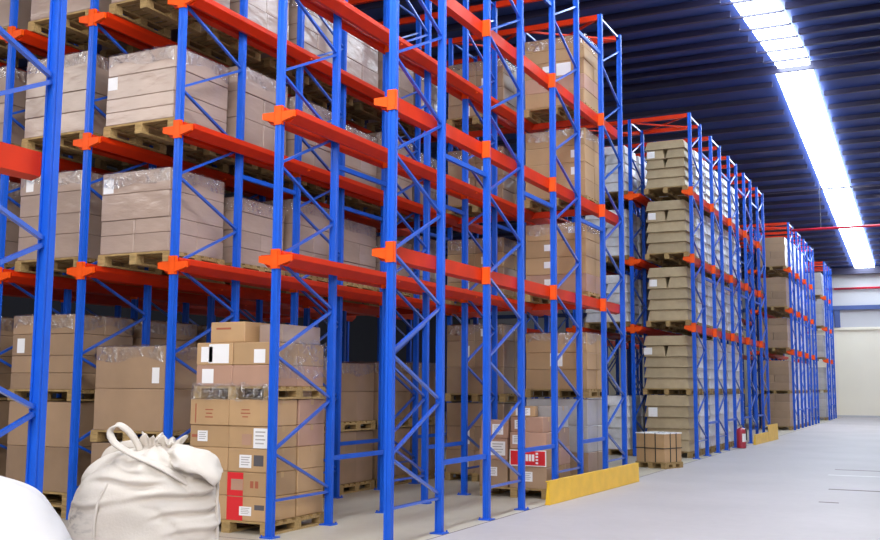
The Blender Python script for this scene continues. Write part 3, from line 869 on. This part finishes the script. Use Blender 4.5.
while y < 56.5: ys.append(y); y += 1.19
y = RY - 1.2
while y > YN + 1: ys.append(y); y -= 1.19
for y in ys:
    purlin('ceiling_purlin', y, XA, SX0 - (.22 if y > RY else .10)); purlin('ceiling_purlin', y, SX1 + .12, XB)
    if y < RY:
        struct('window_bar', MB().box((SX0 - .1, y - .03, rz_at(y) - .20), (SX1 + .1, y + .03, rz_at(y) - .155)).mesh('window_bar', M['purlin']))
struct('ceiling_beam', MB().box((XA, RY - .05, RZ - .24), (XB, RY + .05, RZ - .22)).box((XA, RY - .02, RZ - .22), (XB, RY + .02, RZ - .02)).mesh('ceiling_beam', M['purlin']))
struct('ceiling_beam', MB().box((XA, 39.96, rz_at(40) - .30), (XB, 40.04, rz_at(40) - .24)).mesh('ceiling_beam', M['purlin']))
struct('ceiling_beam', MB().box((XA, 56.5, 7.45), (XB, 56.95, rz_at(56.95) - .01)).mesh('ceiling_beam', M['purlin']))
# back wall
struct('wall_back', MB().box((XA, YF, 0), (XB, YF + .25, 4.6)).mesh('wall_back', M['wall']))
struct('wall_back', MB().box((XA, YF, 4.6), (XB, YF + .25, rz_at(YF))).mesh('wall_back', M['wallup']))
struct('trim_8', MB().box((XA, YF - .12, 4.55), (XB, YF, 4.68)).mesh('trim', M['wall']))
struct('trim_9', MB().box((XA, YF - .20, 5.60), (XB, YF, 5.82)).mesh('trim', M['wallblue']))
struct('trim_10', MB().box((-4.80, YF - .18, 4.68), (-4.52, YF, 5.6)).mesh('trim', M['wallblue']))
struct('baseboard_back', MB().box((XA, YF - .03, 0), (XB, YF, .10)).mesh('baseboard_back', M['wallup']))
struct('wall_left', MB().box((XA - .2, YN, 0), (XA, YF, 9.5)).mesh('wall_left', M['darkwall']))
# fire mains
pz = tag(empty('sprinkler_pipe', (-4.53, 38.0, 7.15)), 'long red pipe crossing the hall below the roof light from third rack', 'pipe')
put('pipe_run', MB().tube([(0, -.12, 0), (9, -.12, 0)], .045, 10).mesh('pipe_run', M['pipe'], True), pz)
for x in (1.0, 5.0, 8.6): put('hanger_rod', MB().tube([(x, -.12, .04), (x, -.12, rz_at(37.88) - 7.15)], .012, 6).mesh('hanger_rod', M['steel']), pz)
pw = tag(empty('wall_pipe', (-5.4, YF - .14, 6.72)), 'red pipe running along the upper part of the end wall', 'pipe')
put('pipe_run', MB().tube([(0, 0, 0), (14, 0, 0)], .055, 10).mesh('pipe_run', M['pipe'], True), pw)
for x in (.6, 4, 8): put('pipe_clamp', MB().box((x - .03, -.07, -.07), (x + .03, .138, .07)).mesh('pipe_clamp', M['steel']), pw)

# ------------------------------------------------------------------ light
w = bpy.data.worlds.new('world'); SC.world = w; w.use_nodes = True
bg = w.node_tree.nodes['Background']
bg.inputs['Color'].default_value = (1.0, 0.955, 0.94, 1)
bg.inputs['Strength'].default_value = 0.52
def area(name, loc, target, sx, sy, power, col=(1, .94, .88)):
    l = bpy.data.lights.new(name, 'AREA'); l.shape = 'RECTANGLE'; l.size = sx; l.size_y = sy; l.energy = power; l.color = col
    o = bpy.data.objects.new(name, l); C.objects.link(o); o.location = loc
    d = Vector(target) - Vector(loc); o.rotation_euler = d.to_track_quat('-Z', 'Y').to_euler()
    return o
area('fill_light_aisle', (1.5, 14, 8.0), (-1, 14, 0), 2, 24, 500)  # added fill over the aisle, no fitting in view
area('fill_light_aisle_end', (1.5, 42, 7.9), (-1, 43, 0), 2, 22, 800)  # added fill towards the end wall, source out of view
area('fill_light_cross_aisle', (-4, 5.8, 7.0), (-6.5, 9.0, 2.5), 6, 1.2, 220)  # unseen light added above the cross aisle to brighten the rack fronts
area('sheen_light_lanes', (-13.5, 1.5, 7.2), (-9, 9, 4), 6, 2.4, 190)  # added out of view to give the upper load fronts their sheen
area('fill_light_behind', (1, -5, 6.5), (-6, 9, 3), 6, 3, 1100)  # unseen fill behind the camera, added for the faces turned to it

SC.view_settings.view_transform = 'Standard'
SC.view_settings.look = 'None'
SC.view_settings.exposure = 0.35
SC.view_settings.gamma = 1.0
SC.view_settings.use_curve_mapping = False
try:
    SC.cycles.use_denoising = True
    SC.cycles.sample_clamp_indirect = 6.0
    SC.cycles.max_bounces = 7
    SC.cycles.transparent_max_bounces = 12
except Exception:
    pass
